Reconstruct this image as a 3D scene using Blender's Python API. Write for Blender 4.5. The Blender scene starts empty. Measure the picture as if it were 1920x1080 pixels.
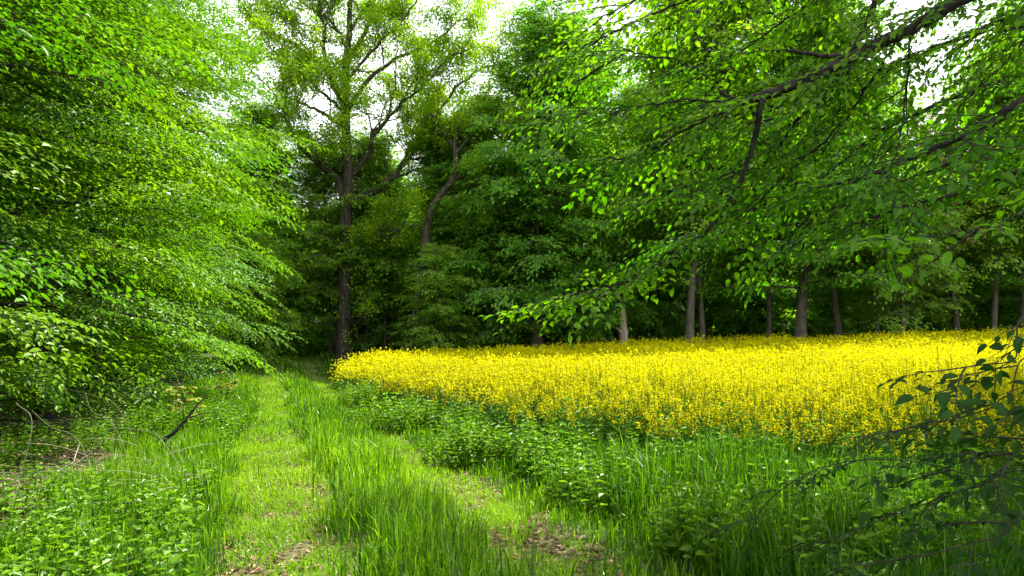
import bpy, math
import numpy as np
from math import radians as R, sin, cos, pi

sc = bpy.context.scene
# ------------------------------------------------------------------ camera
F = 1371.0                      # focal length in pixels of the 1920 px wide photograph
PITCH = math.atan(80.0 / F)
CAMZ = 1.65
cd = bpy.data.cameras.new('camera')
cam = bpy.data.objects.new('camera', cd)
sc.collection.objects.link(cam)
cd.sensor_width = 36.0
cd.lens = 36.0 * F / 1920.0
cd.clip_start = 0.05
cd.clip_end = 3000.0
cam.location = (0, 0, CAMZ)
cam.rotation_euler = (pi / 2 + PITCH, 0, 0)
sc.camera = cam

# ------------------------------------------------------------------ light
SUN_EL, SUN_AZ = R(56), R(45)          # azimuth measured from +y (ahead) towards +x (right)
w = bpy.data.worlds.new("World")
sc.world = w
w.use_nodes = True
nt = w.node_tree
bg = nt.nodes['Background']
sky = nt.nodes.new('ShaderNodeTexSky')
sky.sky_type = 'NISHITA'
sky.sun_disc = False
sky.sun_elevation = SUN_EL
sky.sun_rotation = SUN_AZ
sky.dust_density = 3.0
sky.air_density = 1.0
tc = nt.nodes.new('ShaderNodeTexCoord')
cn = nt.nodes.new('ShaderNodeTexNoise')
cn.inputs['Scale'].default_value = 2.2
cn.inputs['Detail'].default_value = 7
cn.inputs['Roughness'].default_value = 0.6
cr = nt.nodes.new('ShaderNodeValToRGB')
cr.color_ramp.elements[0].position = 0.36
cr.color_ramp.elements[0].color = (0.55, 0.55, 0.55, 1)
cr.color_ramp.elements[1].position = 0.6
cr.color_ramp.elements[1].color = (0.95, 0.95, 0.95, 1)
cm = nt.nodes.new('ShaderNodeMix')
cm.data_type = 'RGBA'
cm.inputs[7].default_value = (8.4, 8.5, 8.5, 1)      # thin bright cloud
nt.links.new(tc.outputs['Generated'], cn.inputs['Vector'])
nt.links.new(cn.outputs['Fac'], cr.inputs['Fac'])
nt.links.new(cr.outputs['Color'], cm.inputs[0])
nt.links.new(sky.outputs['Color'], cm.inputs[6])
nt.links.new(cm.outputs[2], bg.inputs['Color'])
bg.inputs['Strength'].default_value = 0.10

sd = bpy.data.lights.new('sun', 'SUN')
sd.energy = 5.0
sd.angle = R(0.5)
sd.color = (1.0, 0.95, 0.86)
so = bpy.data.objects.new('sun', sd)
sc.collection.objects.link(so)
so.rotation_euler = (pi / 2 - SUN_EL, 0, -SUN_AZ + pi)
# the lamp shines along its -Z; aim it from the sun's direction
from mathutils import Vector
sdir = Vector((cos(SUN_EL) * sin(SUN_AZ), cos(SUN_EL) * cos(SUN_AZ), sin(SUN_EL)))
so.rotation_euler = sdir.to_track_quat('Z', 'Y').to_euler()
so.location = sdir * 60

sc.view_settings.view_transform = 'Standard'
sc.view_settings.look = 'None'
sc.view_settings.exposure = 1.82
sc.view_settings.gamma = 1.0
sc.render.engine = 'CYCLES'
sc.cycles.max_bounces = 8
sc.cycles.diffuse_bounces = 4
sc.cycles.glossy_bounces = 2
sc.cycles.transmission_bounces = 4
sc.cycles.use_denoising = True
sc.cycles.sample_clamp_indirect = 4
sc.cycles.caustics_reflective = False
sc.cycles.caustics_refractive = False

# ------------------------------------------------------------------ helpers
def at(px, py, D):
    """world point seen at photograph pixel (px, py) at distance D ahead"""
    u = (px - 960) / F
    v = (540 - py) / F
    y = cos(PITCH) - v * sin(PITCH)
    z = sin(PITCH) + v * cos(PITCH)
    k = D / y
    return np.array((u * k, D, CAMZ + z * k))

def sstep(a, b, x):
    t = np.clip((np.asarray(x, float) - a) / (b - a), 0, 1)
    return t * t * (3 - 2 * t)

def ground(x, y):
    x = np.asarray(x, float); y = np.asarray(y, float)
    b = np.interp(y, [-50, 6, 12, 20, 28, 38, 45, 60, 90, 140, 400],
                  [0, 0, -.18, -.42, -.52, -.36, -.08, .6, 1.6, 2.5, 4])
    r = 0.95 * sstep(-6, 30, x) * sstep(12, 42, y)
    n = 0.03 * np.sin(x * 1.7 + y * .6) + 0.025 * np.sin(y * 2.3 - x * .8)
    return b + r + n

def axis(D):
    return -0.9 - 0.33 * (np.asarray(D, float) - 6) + 0.0012 * np.clip(np.asarray(D, float) - 38, 0, 60) ** 2

def norm(a):
    return a / np.maximum(np.linalg.norm(a, axis=-1, keepdims=True), 1e-9)

def vnoise(x, y, s, seed=0):
    """cheap smooth value noise, 0..1"""
    x = np.asarray(x, float) / s; y = np.asarray(y, float) / s
    xi = np.floor(x).astype(np.int64); yi = np.floor(y).astype(np.int64)
    fx = x - xi; fy = y - yi
    fx = fx * fx * (3 - 2 * fx); fy = fy * fy * (3 - 2 * fy)
    def h(a, b):
        n = (a * 374761393 + b * 668265263 + seed * 1442695041) & 0xffffffff
        n = ((n ^ (n >> 13)) * 1274126177) & 0xffffffff
        return ((n ^ (n >> 16)) & 0xffff) / 65535.0
    return ((h(xi, yi) * (1 - fx) + h(xi + 1, yi) * fx) * (1 - fy)
            + (h(xi, yi + 1) * (1 - fx) + h(xi + 1, yi + 1) * fx) * fy)

class Geo:
    def __init__(s):
        s.V = []; s.B = []; s.n = 0
    def add(s, V, blocks):
        """blocks: list of (faces (m,k), mat (m) or int, rnd (m) or float)"""
        V = np.asarray(V, np.float32).reshape(-1, 3)
        for f, m, r in blocks:
            f = np.asarray(f, np.int64)
            if len(f) == 0: continue
            k = len(f)
            s.B.append((f + s.n, np.broadcast_to(np.asarray(m, np.int32), (k,)), np.broadcast_to(np.asarray(r, np.float32), (k,))))
        s.V.append(V); s.n += len(V)
    def merged(s):
        V = np.concatenate(s.V)
        by = {}
        for f, m, r in s.B:
            by.setdefault(f.shape[1], []).append((f, m, r))
        bl = [(np.concatenate([b[0] for b in L]), np.concatenate([b[1] for b in L]), np.concatenate([b[2] for b in L])) for L in by.values()]
        return V, bl
    def mesh(s, name, mats, flat=True):
        V, bl = s.merged()
        me = bpy.data.meshes.new(name)
        me.vertices.add(len(V)); me.vertices.foreach_set('co', V.ravel())
        nl = sum(f.size for f, _, _ in bl); npol = sum(len(f) for f, _, _ in bl)
        me.loops.add(nl); me.polygons.add(npol)
        li = np.concatenate([f.ravel() for f, _, _ in bl]).astype(np.int32)
        tot = np.concatenate([np.full(len(f), f.shape[1], np.int32) for f, _, _ in bl])
        st = np.concatenate([[0], np.cumsum(tot)[:-1]]).astype(np.int32)
        me.loops.foreach_set('vertex_index', li)
        me.polygons.foreach_set('loop_start', st)
        for m in mats: me.materials.append(m)
        me.polygons.foreach_set('material_index', np.concatenate([b[1] for b in bl]).astype(np.int32))
        me.update(calc_edges=True)
        a = me.attributes.new('rnd', 'FLOAT', 'FACE')
        a.data.foreach_set('value', np.concatenate([b[2] for b in bl]).astype(np.float32))
        if flat: me.shade_flat()
        return me
    def build(s, name, mats, parent=None, flat=True):
        o = bpy.data.objects.new(name, s.mesh(name, mats, flat))
        sc.collection.objects.link(o)
        if parent: o.parent = parent
        return o

def bake(geo, T, M, t, roff=None, droop=None):
    """copy template T = (V, blocks) with 3x3 matrices M (m,3,3) and translations t (m,3) into geo"""
    V, bl = T
    m = len(t)
    if m == 0: return
    Vl = np.broadcast_to(V, (m,) + V.shape)
    if droop is not None:
        Vl = Vl.copy()
        Vl[:, :, 2] -= droop[:, None] * V[None, :, 0] * np.abs(V[None, :, 0])
    W = np.einsum('mij,mvj->mvi', M, Vl) + t[:, None, :]
    nv = len(V)
    off = (np.arange(m) * nv)
    out = []
    if roff is None: roff = np.zeros(m)
    for f, mt, r in bl:
        out.append(((f[None] + off[:, None, None]).reshape(-1, f.shape[1]), np.tile(mt, m),
                    np.clip((r[None] * .65 + .175 + roff[:, None]).reshape(-1), 0, 1)))
    geo.add(W.reshape(-1, 3), out)

def frames(X, Z):
    """matrices with columns X, Y, Z from a forward direction X and an approximate up Z"""
    X = norm(X); Y = norm(np.cross(Z, X)); Z = np.cross(X, Y)
    return np.stack([X, Y, Z], axis=-1)

# leaf outlines: (side, along, normal)
LEAF4 = (np.array([(0, 0, 0), (-.5, .45, .05), (0, 1, -.05), (.5, .45, .05)]), [np.array([(0, 3, 2, 1)])])
LEAF6 = (np.array([(0, 0, 0), (-.5, .36, .12), (-.34, .75, .06), (0, 1, -.10), (.34, .75, .06), (.5, .36, .12)]),
         [np.array([(0, 3, 2, 1), (0, 5, 4, 3)])])
LEAFHI = (np.array([(0, 0, 0), (0, .33, -.01), (0, .68, -.05), (0, 1.0, -.20),
                    (-.30, .07, .03), (-.50, .34, .09), (-.40, .66, .05), (-.16, .88, -.09),
                    (.30, .07, .03), (.50, .34, .09), (.40, .66, .05), (.16, .88, -.09)]),
          [np.array([(0, 1, 5, 4), (1, 2, 6, 5), (2, 3, 7, 6), (1, 0, 8, 9), (2, 1, 9, 10), (3, 2, 10, 11)])])

def leaves(geo, P, D, N, L, W, tmpl, mat, rnd):
    T, fs = tmpl
    P = np.asarray(P, float); n = len(P)
    if n == 0: return
    D = norm(np.asarray(D, float)); N = np.asarray(N, float)
    S = norm(np.cross(D, N)); N = np.cross(S, D)
    L = np.broadcast_to(np.asarray(L, float), (n,)); W = np.broadcast_to(np.asarray(W, float), (n,))
    V = (P[:, None] + S[:, None] * (T[None, :, 0] * W[:, None])[..., None]
         + D[:, None] * (T[None, :, 1] * L[:, None])[..., None]
         + N[:, None] * (T[None, :, 2] * L[:, None])[..., None])
    off = np.arange(n) * len(T)
    bl = []
    for f in fs:
        bl.append(((f[None] + off[:, None, None]).reshape(-1, f.shape[1]), mat, np.repeat(np.broadcast_to(rnd, (n,)), len(f))))
    geo.add(V.reshape(-1, 3), bl)

def tube(geo, pts, rad, sides=5, mat=0, rnd=.5, rough=0.0, rng=None):
    pts = np.asarray(pts, float); n = len(pts)
    rad = np.broadcast_to(np.asarray(rad, float), (n,))
    d = norm(np.gradient(pts, axis=0))
    ref = np.array((0, 0, 1.0)) if abs(d[0, 2]) < .8 else np.array((0, 1.0, 0))
    a = norm(np.cross(d, ref)); b = np.cross(d, a)
    th = np.arange(sides) * 2 * pi / sides
    rr = rad[:, None] * np.ones(sides)
    if rough and rng is not None: rr = rr * (1 + rough * rng.normal(size=rr.shape))
    V = pts[:, None] + rr[..., None] * (np.cos(th)[None, :, None] * a[:, None] + np.sin(th)[None, :, None] * b[:, None])
    i = np.arange(n - 1)[:, None] * sides; j = np.arange(sides)[None]; j2 = (j + 1) % sides
    q = np.stack([i + j, i + j2, i + sides + j2, i + sides + j], -1).reshape(-1, 4)
    geo.add(V.reshape(-1, 3), [(q, mat, rnd)])

def smooth_poly(P, n):
    """Catmull-Rom resampling of a control polyline to n points (extra columns ride along)"""
    P = np.asarray(P, float)
    Q = np.vstack([2 * P[0] - P[1], P, 2 * P[-1] - P[-2]])
    t = np.linspace(0, len(P) - 1 - 1e-6, n); i = t.astype(int); f = (t - i)[:, None]
    p0, p1, p2, p3 = Q[i], Q[i + 1], Q[i + 2], Q[i + 3]
    return .5 * (2 * p1 + (p2 - p0) * f + (2 * p0 - 5 * p1 + 4 * p2 - p3) * f ** 2 + (3 * p1 - p0 - 3 * p2 + p3) * f ** 3)

def thing(name, label, cat, loc=(0, 0, 0), rotz=0, scale=1.0, group=None):
    o = bpy.data.objects.new(name, None)
    sc.collection.objects.link(o)
    o.location = loc; o.rotation_euler = (0, 0, rotz); o.scale = (scale,) * 3
    o.empty_display_size = .3
    o['label'] = label; o['category'] = cat
    if group: o['group'] = group
    return o

def tag(o, label, cat=None, group=None, kind=None):
    o['label'] = label
    if cat: o['category'] = cat
    if group: o['group'] = group
    if kind: o['kind'] = kind
    return o

def dup(root, label, loc, rotz, scale):
    r = root.copy(); sc.collection.objects.link(r)
    r.location = loc; r.rotation_euler = (0, 0, rotz)
    r.scale = scale if isinstance(scale, tuple) else (scale,) * 3
    r['label'] = label
    for ch in list(root.children):
        c = ch.copy(); sc.collection.objects.link(c); c.parent = r
    return r

# ------------------------------------------------------------------ materials
def new_mat(name):
    m = bpy.data.materials.new(name); m.use_nodes = True
    m.node_tree.nodes.clear()
    return m, m.node_tree

def leaf_mat(name, c0, c1, c2, tr=(1.3, 1.5, .5), mix=.45, rough=.46, spec=.10, hue=.014, val=.12):
    m, t = new_mat(name)
    N = t.nodes.new; L = t.links.new
    out = N('ShaderNodeOutputMaterial')
    at_ = N('ShaderNodeAttribute'); at_.attribute_name = 'rnd'
    ramp = N('ShaderNodeValToRGB')
    e = ramp.color_ramp.elements
    e[0].position = .1; e[0].color = (*c0, 1)
    e[1].position = .9; e[1].color = (*c2, 1)
    x = e.new(.5); x.color = (*c1, 1)
    L(at_.outputs['Fac'], ramp.inputs['Fac'])
    oi = N('ShaderNodeObjectInfo'); hs = N('ShaderNodeHueSaturation')
    h1 = N('ShaderNodeMapRange'); h1.inputs[3].default_value = .5 - hue; h1.inputs[4].default_value = .5 + hue
    h2 = N('ShaderNodeMapRange'); h2.inputs[3].default_value = 1 + val; h2.inputs[4].default_value = 1 - val
    L(oi.outputs['Random'], h1.inputs[0]); L(oi.outputs['Random'], h2.inputs[0])
    L(h1.outputs[0], hs.inputs['Hue']); L(h2.outputs[0], hs.inputs['Value']); L(ramp.outputs['Color'], hs.inputs['Color'])
    ramp = hs
    df = N('ShaderNodeBsdfDiffuse'); gl = N('ShaderNodeBsdfGlossy'); p = N('ShaderNodeMixShader')
    gl.inputs['Roughness'].default_value = rough - .06
    gl.inputs['Color'].default_value = (.95, 1, .85, 1)
    p.inputs[0].default_value = spec * .22
    L(ramp.outputs['Color'], df.inputs['Color'])
    L(df.outputs[0], p.inputs[1]); L(gl.outputs[0], p.inputs[2])
    mul = N('ShaderNodeMix'); mul.data_type = 'RGBA'; mul.blend_type = 'MULTIPLY'; mul.inputs[0].default_value = 1
    mul.inputs[7].default_value = (*tr, 1)
    L(ramp.outputs['Color'], mul.inputs[6])
    tl = N('ShaderNodeBsdfTranslucent')
    L(mul.outputs[2], tl.inputs['Color'])
    mx = N('ShaderNodeMixShader'); mx.inputs[0].default_value = mix
    L(p.outputs[0], mx.inputs[1]); L(tl.outputs[0], mx.inputs[2]); L(mx.outputs[0], out.inputs[0])
    return m

def bark_mat(name, c0, c1, scale=6, bump=.6, stretch=.18):
    m, t = new_mat(name)
    N = t.nodes.new; L = t.links.new
    out = N('ShaderNodeOutputMaterial')
    co = N('ShaderNodeTexCoord'); mp = N('ShaderNodeMapping')
    mp.inputs['Scale'].default_value = (1, 1, stretch)
    L(co.outputs['Object'], mp.inputs['Vector'])
    n1 = N('ShaderNodeTexNoise'); n1.inputs['Scale'].default_value = scale; n1.inputs['Detail'].default_value = 8
    n1.inputs['Roughness'].default_value = .65
    L(mp.outputs[0], n1.inputs['Vector'])
    ramp = N('ShaderNodeValToRGB'); e = ramp.color_ramp.elements
    e[0].position = .35; e[0].color = (*c0, 1); e[1].position = .68; e[1].color = (*c1, 1)
    L(n1.outputs['Fac'], ramp.inputs['Fac'])
    p = N('ShaderNodeBsdfPrincipled'); p.inputs['Roughness'].default_value = .9
    p.inputs['Specular IOR Level'].default_value = .2
    L(ramp.outputs['Color'], p.inputs['Base Color'])
    b = N('ShaderNodeBump'); b.inputs['Strength'].default_value = bump; b.inputs['Distance'].default_value = .05
    L(n1.outputs['Fac'], b.inputs['Height']); L(b.outputs[0], p.inputs['Normal'])
    L(p.outputs[0], out.inputs[0])
    return m

M_HORN = leaf_mat('hornbeam_leaf', (.038, .115, .003), (.066, .18, .004), (.125, .265, .006), tr=(1.5, 1.5, .5), mix=.4)
M_OVER = leaf_mat('overhang_leaf', (.034, .105, .003), (.056, .155, .004), (.09, .21, .005), tr=(2.1, 2.1, .5), mix=.55)
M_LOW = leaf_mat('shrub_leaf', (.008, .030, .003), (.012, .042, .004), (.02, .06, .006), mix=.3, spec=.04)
M_BEECH = leaf_mat('beech_leaf', (.075, .19, .012), (.125, .28, .018), (.20, .36, .022), tr=(1.9, 1.85, .6), mix=.5)
M_OAK = leaf_mat('oak_leaf', (.075, .18, .006), (.14, .26, .008), (.25, .365, .012), tr=(2.1, 2.0, .4), mix=.5)
M_TAN = leaf_mat('young_oak_leaf', (.13, .12, .03), (.19, .17, .045), (.25, .22, .06), mix=.5)
M_LIME = leaf_mat('maple_leaf', (.08, .19, .012), (.11, .24, .016), (.16, .29, .03), tr=(1.5, 1.5, .5), mix=.5)
M_PALE = leaf_mat('seedling_leaf', (.16, .2, .04), (.22, .25, .05), (.3, .22, .07), mix=.45)
M_GRASS = leaf_mat('tall_grass', (.024, .08, .003), (.085, .20, .005), (.19, .33, .009), tr=(1.5, 1.5, .4), mix=.45, rough=.38, spec=.12)
M_SHORT = leaf_mat('short_grass', (.075, .185, .005), (.135, .28, .007), (.22, .35, .012), tr=(1.4, 1.4, .4), mix=.45)
M_NETTLE = leaf_mat('nettle_leaf', (.036, .105, .005), (.072, .178, .007), (.13, .265, .010), tr=(1.5, 1.5, .4), mix=.4)
M_RGREEN = leaf_mat('rape_green', (.05, .12, .02), (.07, .17, .02), (.10, .21, .03), mix=.35)
M_RFLOWER = leaf_mat('rape_flower', (.37, .35, .001), (.465, .44, .002), (.56, .53, .003), tr=(1.0, 1.0, .4), mix=.45, rough=.6, spec=.02, hue=0, val=0)
M_LITTER = leaf_mat('dead_leaf', (.07, .035, .02), (.16, .09, .05), (.30, .2, .12), tr=(1, 1, 1), mix=.15, rough=.6)
M_STRAW = leaf_mat('dry_stalk', (.16, .125, .085), (.27, .23, .17), (.42, .37, .30), tr=(1, 1, 1), mix=.15, rough=.7)
M_BARK = bark_mat('oak_bark', (.022, .018, .013), (.085, .07, .05), 7, .8)
M_BEECHBARK = bark_mat('beech_bark', (.05, .042, .032), (.13, .115, .088), 3, .35, .5)
M_DARKBARK = bark_mat('dark_bark', (.010, .008, .007), (.034, .029, .024), 14, .5)
M_SNAG = bark_mat('dead_wood', (.12, .09, .06), (.42, .34, .25), 6, .8, .12)

def ground_mat(name, cols, s1=.35, s2=9.0):
    m, t = new_mat(name)
    N = t.nodes.new; L = t.links.new
    out = N('ShaderNodeOutputMaterial'); co = N('ShaderNodeTexCoord')
    a = N('ShaderNodeTexNoise'); a.inputs['Scale'].default_value = s1; a.inputs['Detail'].default_value = 5
    b = N('ShaderNodeTexNoise'); b.inputs['Scale'].default_value = s2; b.inputs['Detail'].default_value = 8; b.inputs['Roughness'].default_value = .7
    L(co.outputs['Object'], a.inputs['Vector']); L(co.outputs['Object'], b.inputs['Vector'])
    mx = N('ShaderNodeMix'); mx.data_type = 'FLOAT'; mx.inputs[0].default_value = .6
    L(a.outputs['Fac'], mx.inputs[2]); L(b.outputs['Fac'], mx.inputs[3])
    r = N('ShaderNodeValToRGB'); e = r.color_ramp.elements
    e[0].position = .36; e[0].color = (*cols[0], 1); e[1].position = .64; e[1].color = (*cols[2], 1)
    x = e.new(.5); x.color = (*cols[1], 1)
    L(mx.outputs[0], r.inputs['Fac'])
    p = N('ShaderNodeBsdfPrincipled'); p.inputs['Roughness'].default_value = .95; p.inputs['Specular IOR Level'].default_value = .1
    L(r.outputs['Color'], p.inputs['Base Color'])
    bp = N('ShaderNodeBump'); bp.inputs['Strength'].default_value = .9; bp.inputs['Distance'].default_value = .06
    L(b.outputs['Fac'], bp.inputs['Height']); L(bp.outputs[0], p.inputs['Normal'])
    L(p.outputs[0], out.inputs[0])
    return m
M_GROUND = ground_mat('soil_and_moss', ((.03, .024, .015), (.045, .06, .018), (.05, .10, .02)))
M_PATH = ground_mat('rut_soil', ((.05, .042, .022), (.10, .10, .035), (.19, .15, .09)), 1.2, 16)

# ------------------------------------------------------------------ ground and path
def build_ground():
    xs = np.concatenate([np.linspace(-500, -40, 24), np.arange(-39, 60, .8), np.linspace(62, 500, 24)])
    ys = np.concatenate([np.linspace(-60, -4, 12), np.arange(-3.5, 60, .7), np.linspace(62, 900, 40)])
    X, Y = np.meshgrid(xs, ys)
    Z = ground(X, Y)
    V = np.stack([X, Y, Z], -1).reshape(-1, 3)
    nx, ny = len(xs), len(ys)
    i = np.arange(ny - 1)[:, None] * nx + np.arange(nx - 1)[None]
    q = np.stack([i, i + 1, i + nx + 1, i + nx], -1).reshape(-1, 4)
    g = Geo(); g.add(V, [(q, 0, .5)])
    o = g.build('ground', [M_GROUND], flat=False)
    tag(o, 'mossy woodland soil under the grass and trees', kind='structure')
    g = Geo()
    ds = np.arange(.5, 75, .35)
    os_ = np.linspace(-1.5, 1.45, 9)
    D, O = np.meshgrid(ds, os_, indexing='ij')
    X = axis(D) + O + .08 * np.sin(D * 1.3) * (np.abs(O) > 1.2)
    V = np.stack([X, D, ground(X, D) + .012], -1).reshape(-1, 3)
    i = np.arange(len(ds) - 1)[:, None] * 9 + np.arange(8)[None]
    q = np.stack([i, i + 1, i + 10, i + 9], -1).reshape(-1, 4)
    g.add(V, [(q, 0, .5)])
    o = g.build('path', [M_PATH], flat=False)
    tag(o, 'two-rut dirt track leading into the wood', kind='structure')
build_ground()

# ------------------------------------------------------------------ leaf sprays (flat fans of twigs with alternate leaves)
def make_spray(seed, length, nside, step, leaf, tmpl, twig=.004, sides=3, zj=.18, fold=50, side_len=.55, petiole=.0, wr=.6):
    r = np.random.default_rng(seed)
    g = Geo(); P = []; D = []; N = []; S = []
    ax = [(np.zeros(3), 0.0, length, 1)]
    for i in range(nside):
        t = (i + 1 + r.uniform(-.3, .3)) / (nside + 1.0)
        sg = 1 if i % 2 else -1
        ax.append((np.array((t * length, 0, 0)), sg * R(r.uniform(36, 58)), length * side_len * (1.05 - .7 * t) * r.uniform(.75, 1.2), 0))
    for o, a, l, main in ax:
        m = 5
        s = np.linspace(0, l, m)
        cv = r.uniform(-.25, .25) / max(l, .1)
        px = o[0] + s * cos(a) - cv * s * s * sin(a); py = o[1] + s * sin(a) + cv * s * s * cos(a)
        pz = o[2] + s * r.uniform(-.12, .12) - .12 * s * s / max(length, .1)
        pts = np.stack([px, py, pz], -1)
        tube(g, pts, np.linspace(twig * (1.6 if main else .9), twig * .35, m), sides, 1, r.uniform(0, 1))
        k = max(2, int(l / step))
        for j in range(k):
            u = (j + .7 + r.uniform(-.2, .2)) / k * l
            if main and u < .12 * l: continue
            u = min(u, l)
            q = np.array([np.interp(u, s, pts[:, c]) for c in range(3)])
            sg = 1 if (j % 2) else -1
            if j == k - 1: la = a + r.uniform(-.2, .2)
            else: la = a + sg * R(r.uniform(fold - 14, fold + 16))
            d = np.array((cos(la), sin(la), r.uniform(-.45, .12)))
            P.append(q + d * petiole); D.append(d)
            N.append((r.normal(0, zj), r.normal(0, zj), 1.0)); S.append(leaf * r.uniform(.68, 1.15) * (1 - .2 * (u / l)))
    S = np.array(S)
    leaves(g, P, D, N, S, S * wr * r.uniform(.9, 1.1, len(S)), tmpl, 0, r.uniform(0, 1, len(S)))
    return g.merged()

SPR_H = [make_spray(10 + i, 1.25, 8, .062, .100, LEAF6, .004, zj=.14) for i in range(7)]
def make_puff(seed, n, rx, ry, rz, leaf):
    """flat irregular clump of broad leaves round a few twigs, seen from tens of metres"""
    r = np.random.default_rng(seed); g = Geo()
    tw = []
    for k in range(5):
        a = r.uniform(-.9, .9); l = r.uniform(.6, 1.0)
        e = np.array((rx * 2 * l * cos(a), ry * 1.5 * l * sin(a), r.uniform(-.12, .1)))
        tube(g, np.array([(0, 0, 0), e * .5 + (0, 0, .03), e]), [.009, .006, .003], 3, 1, r.uniform()); tw.append(e)
    tw = np.array(tw)
    k = r.integers(0, 5, n); u = r.uniform(.25, 1.1, n)
    P = tw[k] * u[:, None] + r.normal(0, 1, (n, 3)) * np.array((.17, .17, rz))
    D = norm(tw[k]) + r.normal(0, .7, (n, 3)); D[:, 2] = r.normal(-.15, .25, n)
    N = np.array((0, 0, 1.0)) + r.normal(0, .38, (n, 3))
    L = leaf * r.uniform(.6, 1.25, n)
    leaves(g, P, D, N, L, L * .72, LEAF4, 0, np.clip(r.normal(.5, .3, n), 0, 1))
    return g.merged()
SPR_B = [make_puff(40 + i, 62, .85, .75, .09, .175) for i in range(7)]
SPR_BL = [make_puff(60 + i, 40, 1.1, 1.0, .14, .30) for i in range(4)]
SPR_HI = [make_spray(80 + i, .80, 7, .062, .088, LEAFHI, .0042, 4, zj=.22, petiole=.008) for i in range(8)]
SPR_TW = [make_spray(95 + i, .42, 3, .055, .080, LEAFHI, .003, 4, zj=.25, petiole=.008) for i in range(5)]

def spread(geo, sprays, pos, dirs, ups, scl, rng, droop=(.05, .3), rvar=.14):
    pos = np.asarray(pos); dirs = np.asarray(dirs); ups = np.asarray(ups); scl = np.asarray(scl)
    kind = rng.integers(0, len(sprays), len(pos))
    Mx = frames(dirs, ups) * scl[:, None, None]
    flip = rng.random(len(pos)) < .5
    Mx[flip, :, 1] *= -1
    dr = rng.uniform(*droop, len(pos)); ro = rng.normal(0, rvar, len(pos))
    for k in range(len(sprays)):
        s = kind == k
        bake(geo, sprays[k], Mx[s], pos[s], ro[s], dr[s])

def layered_tree(seed, H, Rm, low, nbr, sprays, prof, sp_step, sp_scale, trunk_r, elev=(4, 50), droop=.22, tipdown=.35,
                 lean=(0, 0), bend=.25, start=.28, upn=.3, branch_r=.008, bark_sides=10, sdroop=(.08, .35), lvar=(.68, 1.12), ej=7):
    """trunk mesh and crown mesh of a beech-like tree: tiers of branches carrying flat sprays"""
    r = np.random.default_rng(seed)
    tg = Geo(); cg = Geo()
    zs = np.linspace(0, H, 14)
    ph = r.uniform(0, 6.28, 2)
    tx = lean[0] * zs / H + bend * np.sin(zs / H * 4 + ph[0]) - bend * sin(ph[0])
    ty = lean[1] * zs / H + bend * np.sin(zs / H * 3.4 + ph[1]) - bend * sin(ph[1])
    tr = trunk_r * (1 - .95 * (zs / H) ** .8) * (1 + .45 * np.exp(-zs / .5))
    zs2 = zs.copy(); zs2[0] = -.35
    tube(tg, np.stack([tx, ty, zs2], -1), tr, bark_sides, 0, .5, .03, r)
    pos = []; dr = []; up = []; sc_ = []
    for i in range(nbr):
        f = (i + r.uniform(-.4, .4)) / nbr
        z = low + (H - low) * np.clip(f, 0, 1) ** .92 * .98
        az = i * 2.39996 + r.normal(0, .35)
        l = Rm * np.interp(z / H, *prof) * r.uniform(*lvar)
        e = R(np.interp(z / H, [0, 1], elev) + r.normal(0, ej))
        dro = droop * (.45 + .55 * min(1, (z - low) / (.25 * H)))
        o = np.array((np.interp(z, zs, tx), np.interp(z, zs, ty), z))
        h = np.array((cos(az), sin(az), 0)); side = np.array((-sin(az), cos(az), 0))
        s = np.linspace(0, 1, 7)
        wob = r.normal(0, .05) * l
        pts = o + h * (s * l * cos(e))[:, None] + np.array((0, 0, 1)) * (s * l * sin(e) - dro * l * s ** 2.2)[:, None] + side * (wob * np.sin(s * 4))[:, None]
        tube(tg, pts, np.linspace(branch_r * l ** .9 + .004, .004, 7), 4, 0, .5)
        n = max(3, int(l * (1 - start) / sp_step)); bj = r.normal(0, .14, 3)
        for j in range(n + 1):
            u = start + (1 - start) * (j + r.uniform(-.3, .3)) / n
            u = min(max(u, .1), 1)
            p = np.array([np.interp(u, s, pts[:, c]) for c in range(3)])
            sg = 1 if j % 2 else -1
            a = az + (sg * R(r.uniform(25, 70)) if j < n else r.normal(0, .2))
            tz = sin(e) - dro * 2.2 * u ** 1.2
            d = np.array((cos(a), sin(a), tz * max(cos(a - az), .2) - tipdown * .3 * u + r.normal(0, .07)))
            pos.append(p); dr.append(d)
            up.append(np.array((0, 0, 1)) + h * upn + bj + r.normal(0, .07, 3))
            sc_.append(sp_scale * r.uniform(.7, 1.2) * np.interp(l / Rm, [0, .5, 1], [.6, .9, 1.05]))
    spread(cg, sprays, pos, dr, up, np.array(sc_), r, sdroop)
    return tg, cg

# ------------------------------------------------------------------ hornbeam row left of the track
PROF_H = ([0, .08, .16, .28, .5, .7, .85, 1], [.58, .66, .85, 1.0, .92, .82, .62, .2])
horn = []
for i, (H, Rm, nbr) in enumerate([(13.5, 4.6, 78), (15.5, 5.0, 86), (14.5, 4.8, 80)]):
    tg, cg = layered_tree(200 + i, H, Rm, .4, nbr, SPR_H, PROF_H, .22, 1.15, .2, elev=(6, 55), droop=.26, tipdown=.3, upn=.42, sdroop=(.04, .16))
    horn.append((tg.mesh('trunk', [M_DARKBARK], False), cg.mesh('crown', [M_HORN, M_DARKBARK])))

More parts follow.
